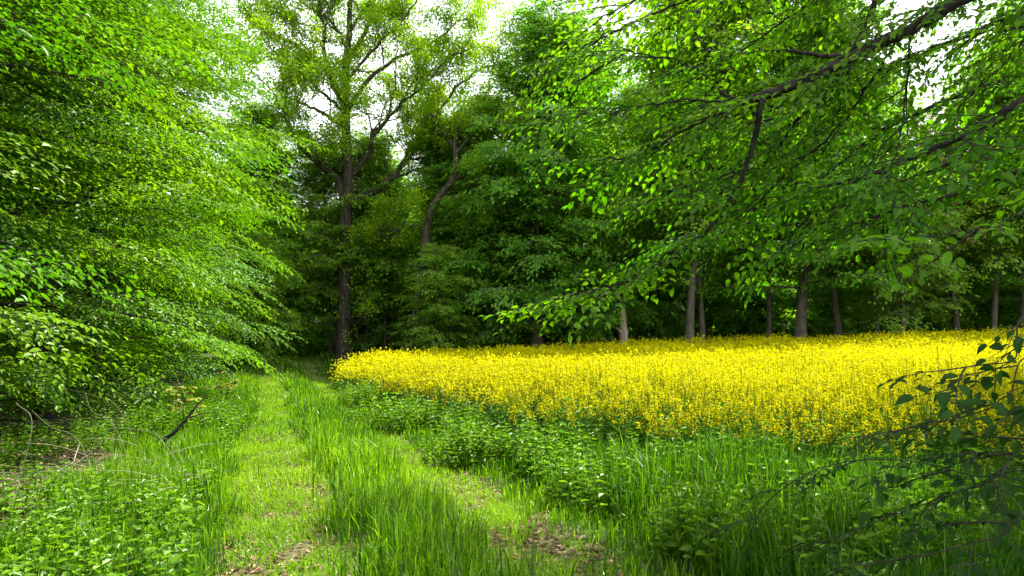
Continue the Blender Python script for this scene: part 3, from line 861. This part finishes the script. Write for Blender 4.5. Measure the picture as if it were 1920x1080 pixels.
# ------------------------------------------------------------------ rape field
EDGE_D = [6.3, 6.55, 6.85, 7.9, 9.3, 12.6, 20.5, 28.5]
EDGE_X = [9.0, 3.7, 3.2, 1.96, .95, -.55, -3.9, -7.0]
BACK_X = [-8, -7, -4, 5, 30, 50]
BACK_D = [27, 29, 36.0, 38.5, 38.5, 42]
def in_field(x, y):
    e = np.interp(y, EDGE_D, EDGE_X) + (vnoise(x, y, .7, 5) - .5) * .9
    return (x > e) & (y > 6.2) & (y < np.interp(x, BACK_X, BACK_D))

def rape_plant(seed, lod):
    r = np.random.default_rng(seed); g = Geo()
    H = 1.12
    nb = (6, 5, 4)[lod]; nf = (22, 7, 3)[lod]; fs = (.020, .037, .060)[lod]
    tube(g, np.array([(0, 0, -.05), (r.normal(0, .03), r.normal(0, .03), .5 * H), (r.normal(0, .05), r.normal(0, .05), H * .86)]), [.006, .005, .003], 3, 1, r.uniform())
    P = []; N = []
    for b in range(nb):
        a = b * 2.4 + r.uniform(-.4, .4); z0 = H * r.uniform(.45, .62) if b else H * .8
        out = r.uniform(.10, .24) if b else .02
        top = np.array((cos(a) * out, sin(a) * out, H * r.uniform(.66, 1.02) if b else H * 1.04))
        if lod < 2:
            tube(g, np.array([(0, 0, z0), (cos(a) * out * .7, sin(a) * out * .7, (z0 + top[2]) / 2), top]), [.003, .0025, .0015], 3, 1, r.uniform())
        for k in range(nf):
            f = r.uniform(0, 1); rr = .036 * (1 - .55 * f)
            aa = r.uniform(0, 6.28)
            P.append(top + np.array((cos(aa) * rr, sin(aa) * rr, -.13 + .14 * f)))
            N.append((cos(aa) * .8 + r.normal(0, .3), sin(aa) * .8 + r.normal(0, .3), .5 + f + r.normal(0, .2)))
    P = np.array(P); N = np.array(N); n = len(P)
    D = np.cross(N, r.normal(0, 1, (n, 3)))
    L = fs * r.uniform(.75, 1.25, n)
    P = P - norm(D) * L[:, None] * .5
    leaves(g, P, D, N, L, L * 1.0, LEAF4, 0, r.uniform(0, 1, n))
    nl = (12, 7, 2)[lod]
    a = r.uniform(0, 6.28, nl); z = r.uniform(.12, .72, nl) * H
    D = np.stack([np.cos(a), np.sin(a), r.uniform(-.2, .7, nl)], -1)
    L = (.16, .18, .22)[lod] * (1.15 - .6 * z / H) * r.uniform(.7, 1.2, nl)
    leaves(g, np.stack([0 * a, 0 * a, z], -1), D, np.stack([0 * a, 0 * a, 0 * a + 1], -1) + r.normal(0, .2, (nl, 3)), L, L * .34, LEAF6 if lod == 0 else LEAF4, 1, r.uniform(0, 1, nl))
    return g.merged()

def rape_field():
    r = np.random.default_rng(55); g = Geo()
    for lod, d0, d1, per in ((0, 6, 11.5, 36), (1, 11.5, 22, 36), (2, 22, 46, 34)):
        xmin, xmax = -9, .74 * d1 + 2
        n = int((xmax - xmin) * (d1 - d0) * per)
        x = r.uniform(xmin, xmax, n); y = r.uniform(d0, d1, n)
        k = in_field(x, y) & (x < .74 * y + 1.5) & (x > -.76 * y - 1)
        x, y = x[k], y[k]
        m = len(x)
        # thinner, shorter growth on the margin
        inside = x - np.interp(y, EDGE_D, EDGE_X)
        h = (.80 + .20 * sstep(0, 1.2, inside)) * (.9 + .2 * vnoise(x, y, 2.5, 3)) * r.normal(1, .085, m)
        h[r.random(m) < .008] *= 1.16
        a = r.uniform(0, 6.28, m)
        M = np.zeros((m, 3, 3)); M[:, 0, 0] = np.cos(a); M[:, 0, 1] = -np.sin(a); M[:, 1, 0] = np.sin(a); M[:, 1, 1] = np.cos(a); M[:, 2, 2] = h
        M[:, 0, 2] = r.normal(0, .07, m); M[:, 1, 2] = r.normal(0, .07, m)
        t = np.stack([x, y, ground(x, y)], -1)
        kd = r.integers(0, 6, m); ro = (vnoise(x, y, 3, 8) - .5) * .3
        for v in range(6):
            bake(g, rape_plant(500 + v + 10 * lod, lod), M[kd == v], t[kd == v], ro[kd == v])
        print('rape lod', lod, m)
    o = g.build('rape_field', [M_RFLOWER, M_RGREEN])
    tag(o, 'field of yellow oilseed rape in full flower', kind='stuff')
rape_field()

# a few rape plants stand clear above the rest
def tall_rape():
    T = Geo(); V, bl = rape_plant(590, 0); T.add(V, bl)
    me = T.mesh('flowering_stem', [M_RFLOWER, M_RGREEN])
    for px, D, s, lab in ((1438, 15.0, 1.24, 'tall rape plant poking above the field, below the slim brown trunk'),
                          (1522, 15.6, 1.22, 'tall rape plant poking above the field, right of the thick dark trunk'),
                          (1610, 11.0, 1.13, 'tall rape plant above the field below the hanging leaf tassel'),
                          (1800, 12.0, 1.24, 'tall rape plant above the field below the tan-leaved oak'),
                          (1905, 10.5, 1.22, 'tall rape plant above the field at the right edge')):
        x = (px - 960) / F * D
        o = bpy.data.objects.new('rape_plant', me); sc.collection.objects.link(o)
        o.location = (x, D, float(ground(x, D))); o.scale = (1, 1, s); o.rotation_euler = (0, 0, px)
        tag(o, lab, 'plant', 'rape plants taller than the field')
tall_rape()

# ------------------------------------------------------------------ grasses
def blades(g, x, y, h, wd, rng, rnd, lean=.35, mat=0):
    n = len(x)
    a = rng.uniform(0, 6.28, n); b = np.abs(rng.normal(0, lean, n)) + .04
    # blades face every way; they bend towards a
    ux, uy = np.cos(a), np.sin(a); sx, sy = -uy, ux
    z0 = ground(x, y) - .01
    tw = rng.uniform(-.8, .8, n)
    sx, sy = sx * np.cos(tw) - sy * np.sin(tw), sx * np.sin(tw) + sy * np.cos(tw)
    V = np.zeros((n, 7, 3), np.float32)
    for i, (f, wf) in enumerate(((0, .75), (.38, 1.0), (.74, .7))):
        off = b * h * f ** 2; zz = z0 + h * (f - .35 * b * f ** 2)
        for sg, j in ((-1, 2 * i), (1, 2 * i + 1)):
            V[:, j, 0] = x + ux * off + sg * sx * wd * wf * .5
            V[:, j, 1] = y + uy * off + sg * sy * wd * wf * .5
            V[:, j, 2] = zz
    V[:, 6, 0] = x + ux * b * h * 1.15; V[:, 6, 1] = y + uy * b * h * 1.15; V[:, 6, 2] = z0 + h * (1 - .5 * b)
    o = (np.arange(n) * 7)[:, None]
    q = np.concatenate([o + np.array([[0, 1, 3, 2]]), o + np.array([[2, 3, 5, 4]])]); t = o + np.array([[4, 5, 6]])
    g.add(V.reshape(-1, 3), [(q, mat, np.concatenate([rnd, rnd])), (t, mat, rnd)])

def sample(rng, d0, d1, per, xlim=(-99, 99)):
    m = .76 * d1 + 1.2
    x0, x1 = max(-m, xlim[0]), min(m, xlim[1])
    n = int((x1 - x0) * (d1 - d0) * per)
    x = rng.uniform(x0, x1, n); y = rng.uniform(d0, d1, n)
    k = np.abs(x) < .76 * y + 1.2
    return x[k], y[k]

def grass():
    r = np.random.default_rng(66)
    tall = Geo(); short = Geo()
    for d0, d1, per, w in ((1.9, 4.5, 2300, .0052), (4.5, 7.5, 1900, .0062), (7.5, 12, 1100, .0085), (12, 20, 560, .013), (20, 32, 260, .021), (32, 78, 60, .035)):
        x, y = sample(r, d0, d1, per)
        o = x - axis(y)
        infield = in_field(x, y)
        e = np.interp(y, EDGE_D, EDGE_X, left=9)
        keep = (~infield) & (o > np.interp(y, [6, 9.5, 11, 20], [-2.5, -2.2, -2.9, -3.6]) - 1.1 * vnoise(x, y, .8, 2) - 1.5 * (y < 5.6)) & (x < e + 1.2) & ((y < 30) | (np.abs(o) < 2.6))
        x, y, o = x[keep], y[keep], o[keep]
        n = len(x)
        nz = vnoise(x, y, .55, 11); nz2 = vnoise(x, y, 1.9, 12); nz3 = vnoise(x, y, .22, 14)
        hw_l = (.43 + .15 * (nz2 - .5)) * (.45 + 1.1 * nz3); hw_r = (.30 + .2 * (nz2 - .5)) * (.6 + .8 * nz3)
        rut = np.maximum(1 - np.abs(o + 1.0 + .25 * (nz - .5)) / hw_l, 1 - np.abs(o - .88 + .25 * (nz - .5)) / hw_r)
        inrut = (rut > 0) & (r.random(n) > .07)
        # ruts: short, gappy near the camera
        gap = inrut & (nz * .6 + nz3 * .4 < np.where(o < 0, np.interp(y, [3, 5, 6.5, 9], [.40, .36, .2, .0]), np.interp(y, [3, 6, 7.6, 10], [.46, .46, .3, .0]))) & (rut > .1)
        s = inrut & ~gap
        h = .05 + .10 * nz + r.uniform(0, .05, n)
        blades(short, x[s], y[s], h[s], np.full(s.sum(), w * 1.0), r, np.clip(.55 + .5 * (nz2[s] - .5) + r.normal(0, .2, s.sum()), 0, 1), .55)
        # everything else
        k = ~inrut
        mid = np.abs(o) < .85
        hh = np.where(mid, .16 + .26 * sstep(0, .5, -rut), np.where(o < 0, .24 + .26 * nz2, .32 + .33 * sstep(1.3, 3.2, o)))
        hh = hh * (.6 + .6 * nz) * r.uniform(.55, 1.25, n)
        hh = hh * (.45 + .55 * sstep(0, .9, -rut))
        hh = np.where((o > 1.0) & (o < 1.9), hh * .6, hh)
        side = k & ~mid & (nz3 < .12)
        k = k & ~side
        # a share of short pale undergrowth everywhere
        u = k & (r.random(n) < .18)
        blades(short, x[u], y[u], hh[u] * .5, np.full(u.sum(), w), r, np.clip(r.normal(.35, .2, u.sum()), 0, 1), .6)
        k = k & ~u
        st = k & (r.random(n) < .012)
        blades(tall, x[st], y[st], hh[st] * .9, np.full(st.sum(), w * .8), r, r.uniform(.3, 1, st.sum()), .7, 1)
        tone = .42 + .5 * (nz2 - .5) + .12 * mid - .24 * (o > 1.8)
        k = k & (r.random(n) < np.where((o < -1.6) & (vnoise(x, y, 1.3, 31) > np.interp(y, [3, 7, 12], [.25, .42, .62])), .4, .8))
        blades(tall, x[k], y[k], hh[k], w * r.uniform(.6, 2.1, k.sum()), r, np.clip(tone[k] + r.normal(0, .30, k.sum()), 0, 1), .27)
    # dark broad blades standing above the rest
    x, y = sample(r, 2.6, 8, 26)
    o = x - axis(y); c = vnoise(x, y, .45, 41)
    k = (c > .66) & (o > -3.6) & (np.minimum(np.abs(o - 1), np.abs(o + 1)) > .3) & ~in_field(x, y)
    m = k.sum()
    blades(tall, x[k], y[k], r.uniform(.42, .72, m) + .12 * (o[k] > 2), r.uniform(.009, .016, m), r, r.uniform(0, .15, m), .16)
    o1 = short.build('short_grass', [M_SHORT]); tag(o1, 'short yellow-green grass in the wheel ruts', kind='stuff')
    o2 = tall.build('tall_grass', [M_GRASS, M_STRAW]); tag(o2, 'long green grass between the ruts and along the verges', kind='stuff')
    print('grass faces', sum(len(b[0]) for b in tall.B) + sum(len(b[0]) for b in short.B))
grass()

# leafy weeds (nettles, cleavers)
def weed_plant(seed, h, pairs, ls):
    r = np.random.default_rng(seed); g = Geo()
    b = r.normal(0, .08, 2)
    z = np.linspace(0, h, 5)
    tube(g, np.stack([b[0] * (z / h) ** 2, b[1] * (z / h) ** 2, z], -1), [.004, .004, .003, .0025, .0015], 3, 0, .3)
    P = []; D = []; L = []
    for k in range(pairs):
        f = (k + 1.0) / pairs; a0 = k * pi / 2 + r.normal(0, .2)
        for q in (0, pi):
            a = a0 + q
            P.append((b[0] * f * f, b[1] * f * f, h * (.15 + .85 * f))); D.append((cos(a), sin(a), r.uniform(-.35, .35) + .3 * f)); L.append(ls * (1.1 - .55 * f * f) * r.uniform(.8, 1.2))
    L = np.array(L)
    leaves(g, P, D, np.array([(0, 0, 1.0)] * len(P)) + r.normal(0, .25, (len(P), 3)), L, L * .55, LEAF6, 0, r.uniform(0, 1, len(P)))
    return g.merged()
WEED = [weed_plant(700 + i, .5, 7, .085) for i in range(5)]
def scatter_weeds(g, x, y, s, r, dz=0):
    m = len(x); a = r.uniform(0, 6.28, m)
    M = np.zeros((m, 3, 3)); M[:, 0, 0] = np.cos(a); M[:, 0, 1] = -np.sin(a); M[:, 1, 0] = np.sin(a); M[:, 1, 1] = np.cos(a); M[:, 2, 2] = 1
    M[:, 0, 2] = r.normal(0, .15, m); M[:, 1, 2] = r.normal(0, .15, m)
    M *= s[:, None, None]
    t = np.stack([x, y, ground(x, y) + dz], -1); kd = r.integers(0, 5, m)
    for v in range(5): bake(g, WEED[v], M[kd == v], t[kd == v], r.normal(0, .1, (kd == v).sum()))
def weeds():
    r = np.random.default_rng(71); g = Geo()
    x, y = sample(r, 2.2, 24, 52)
    o = x - axis(y); n = len(x)
    e = np.interp(y, EDGE_D, EDGE_X, left=9)
    nz = vnoise(x, y, 1.3, 31)
    left = (o < -1.6) & (o > -4.6) & (nz > np.interp(y, [3, 7, 12], [.25, .42, .62]))
    right = (o > 1.6 + .5 * vnoise(x, y, .6, 37)) & (x < e + .5) & (nz > np.interp(y, [4, 7, 10, 14], [.38, .22, .10, .0]))
    k = (left | right) & (r.random(n) < np.interp(y, [3, 8, 16, 24], [1, .9, .6, .5]))
    scatter_weeds(g, x[k], y[k], r.uniform(.55, 1.15, k.sum()) * np.where(o[k] > 0, 1.05, .95), r)
    ob = g.build('weeds', [M_NETTLE]); tag(ob, 'leafy nettles and cleavers growing through the grass', kind='stuff')
    for px, py, D, rad, hh, lab in ((872, 810, 9.6, .55, 1.05, 'dense bushy nettle clump right of the track, nearest of the clumps'),
                                    (745, 770, 14.0, .9, 1.15, 'broad nettle clump beside the right rut, midway to the field tip'),
                                    (690, 735, 19.5, 1.0, 1.25, 'far nettle clump beside the track, near the tip of the field')):
        cx = (px - 960) / F * D; g = Geo(); m = int(170 * rad)
        a = r.uniform(0, 6.28, m); q = rad * np.sqrt(r.uniform(0, 1, m))
        xx, yy = cx + np.cos(a) * q, D + np.sin(a) * q
        org = (cx, D, float(ground(cx, D)))
        scatter_weeds(g, xx, yy, hh * (1.15 - .5 * (q / rad) ** 2) * r.uniform(.8, 1.15, m), r)
        g.V = [v - np.array(org, np.float32) for v in g.V]
        ob = g.build('nettle_clump', [M_NETTLE]); ob.location = org
        tag(ob, lab, 'weed clump', 'nettle clumps right of the track')
weeds()

def litter():
    r = np.random.default_rng(81); g = Geo()
    x, y = sample(r, 2.5, 14, 420)
    o = x - axis(y)
    k = (np.minimum(np.abs(o + 1), np.abs(o - 1)) < .5) & (r.random(len(x)) < np.interp(y, [3, 8, 14], [1, .6, .15]))
    k |= (o < -2.7) & (o > -6) & (r.random(len(x)) < .5)
    x, y = x[k], y[k]; n = len(x)
    P = np.stack([x, y, ground(x, y) + r.uniform(.015, .03, n)], -1)
    a = r.uniform(0, 6.28, n)
    L = r.uniform(.03, .075, n)
    leaves(g, P, np.stack([np.cos(a), np.sin(a), r.normal(0, .2, n)], -1), np.stack([r.normal(0, .3, n), r.normal(0, .3, n), 1 + 0 * a], -1), L, L * .55, LEAF6, 0, r.uniform(0, 1, n))
    ob = g.build('leaf_litter', [M_LITTER]); tag(ob, 'brown dead leaves lying in the bare ruts', kind='stuff')
litter()

# ------------------------------------------------------------------ small things on the left verge
def left_things():
    r = np.random.default_rng(91)
    # leaning dark stick
    D = 9.3; g = Geo()
    b = at(306, 832, D); gz = float(ground(b[0], D)); org = np.array((b[0], D, gz))
    P = [np.append(np.array((-.1, 0, -.03)), .020)] + [np.append(at(px, py, D + dy) - org, w) for px, py, dy, w in ((306, 832, 0, .024), (325, 812, 0, .022), (350, 785, .1, .018), (370, 760, .2, .013), (388, 738, .3, .006))]
    P = np.array(P); S = smooth_poly(P, 24); S[:, :3] += r.normal(0, .006, (24, 3))
    t = thing('dead_branch', 'dark bare stick leaning up out of the left verge', 'branch', tuple(org))
    tube(g, S[:, :3], S[:, 3], 7, 0, .5, .06, r); g.build('stem', [M_DARKBARK], t, False)
    for a, c in (((352, 783), (405, 774)), ((340, 795), (368, 778)), ((325, 812), (262, 846))):
        g = Geo(); p, q = at(*a, D + .1) - org, at(*c, D + .25) - org
        tube(g, np.array([p, (p + q) / 2 + (0, 0, .02), q]), [.009, .006, .003], 5, 0, .5); g.build('side_twig', [M_DARKBARK], t, False)
    # pile of dry brushwood
    D = 7.2; cx = (95 - 960) / F * D; org = np.array((cx, D, float(ground(cx, D))))
    g = Geo()
    for k in range(110):
        p = np.array((r.normal(0, .75), r.normal(0, .8), abs(r.normal(.02, .06))))
        a = r.normal(.3, .9) + (pi if r.random() < .5 else 0); l = r.uniform(.25, 1.0)
        d = np.array((cos(a), sin(a) * .8, r.uniform(-.1, .55))); sag = r.uniform(.05, .3)
        s = np.linspace(0, 1, 6)[:, None]
        pts = p + d * l * s - np.array((0, 0, sag)) * l * s ** 2 + np.array((0, 0, .1))
        pts[:, 2] = np.maximum(pts[:, 2], .0)
        tube(g, pts, np.linspace(r.uniform(.002, .006), .0015, 6), 4, 0, r.uniform(0, 1))
    ob = g.build('brushwood', [M_STRAW], None, False); ob.location = org
    tag(ob, 'heap of dry pale twigs and brushwood at the foot of the hornbeams, lower left', kind='stuff')
    # long arching dry stalks
    STK = [([(150, 824), (190, 812), (260, 806), (310, 822), (345, 850)], 7.6, 'long pale stalk arching over the brushwood, widest of the arches'),
           ([(20, 868), (60, 800), (30, 815 - 60)], 6.6, 'pale upright stalk on the left of the brushwood'),
           ([(200, 870), (150, 830), (95, 800), (60, 770)], 6.9, 'straight pale twig slanting up to the left above the brushwood'),
           ([(262, 850), (215, 800), (172, 770), (160, 735)], 8.0, 'thin dead twig rising in front of the hornbeam leaves'),
           ([(290, 842), (225, 770), (185, 745), (130, 730)], 8.4, 'fine dead twig slanting through the hornbeam leaves')]
    for pts, D, lab in STK:
        P = np.array([np.append(at(a, b, D + .05 * i), .0024 * (1 - .12 * i)) for i, (a, b) in enumerate(pts)])
        gz = float(ground(P[0, 0], P[0, 1])); org = np.array((P[0, 0], P[0, 1], gz))
        P[:, :3] -= org; P[0, 2] = min(P[0, 2], .02)
        S = smooth_poly(P, 18); g = Geo(); tube(g, S[:, :3], np.maximum(S[:, 3], .0014), 5, 0, r.uniform(.2, .6))
        ob = g.build('dry_stalk', [M_STRAW], None, False); ob.location = org
        tag(ob, lab, 'stalk', 'dry stalks by the brushwood')
    # pale seedlings
    for px, D, hpx, lab in ((342, 12.0, 730, 'young maple seedling with pale yellow-tipped leaves above the leaning stick'),
                            (425, 19.0, 700, 'seedling with pale orange-green leaves under the hornbeams farther up the verge')):
        x = (px - 960) / F * D; gz = float(ground(x, D)); top = at(px, hpx, D)[2] - gz
        t = thing('maple_seedling', lab, 'seedling', (x, D, gz), 0, 1, 'pale seedlings on the left verge')
        g = Geo(); z = np.linspace(0, top, 7); s = np.stack([.06 * np.sin(z * 3), .04 * np.cos(z * 3), z], -1)
        tube(g, s, np.linspace(.012, .004, 7), 5, 0, .5)
        c = Geo(); P = []; Dv = []; L = []
        for k in range(16):
            f = r.uniform(.45, 1); a = r.uniform(0, 6.28); q = np.array([np.interp(f * top, z, s[:, i]) for i in range(3)])
            d = np.array((cos(a), sin(a), .25)); l = r.uniform(.1, .32) * (1.3 - f * .6)
            tube(g, np.array([q, q + d * l * .5, q + d * l]), [.004, .003, .002], 4, 0, .5)
            for m in range(9):
                aa = a + r.uniform(-1.6, 1.6); P.append(q + d * l * r.uniform(.6, 1.05)); Dv.append((cos(aa), sin(aa), r.uniform(-.4, .3))); L.append(r.uniform(.06, .11))
        L = np.array(L); g.build('stem', [M_DARKBARK], t, False)
        leaves(c, P, Dv, np.array([(0, 0, 1.)] * len(P)) + r.normal(0, .3, (len(P), 3)), L, L * .8, LEAF6, 0, r.uniform(0, 1, len(P)))
        c.build('crown', [M_PALE], t)
left_things()
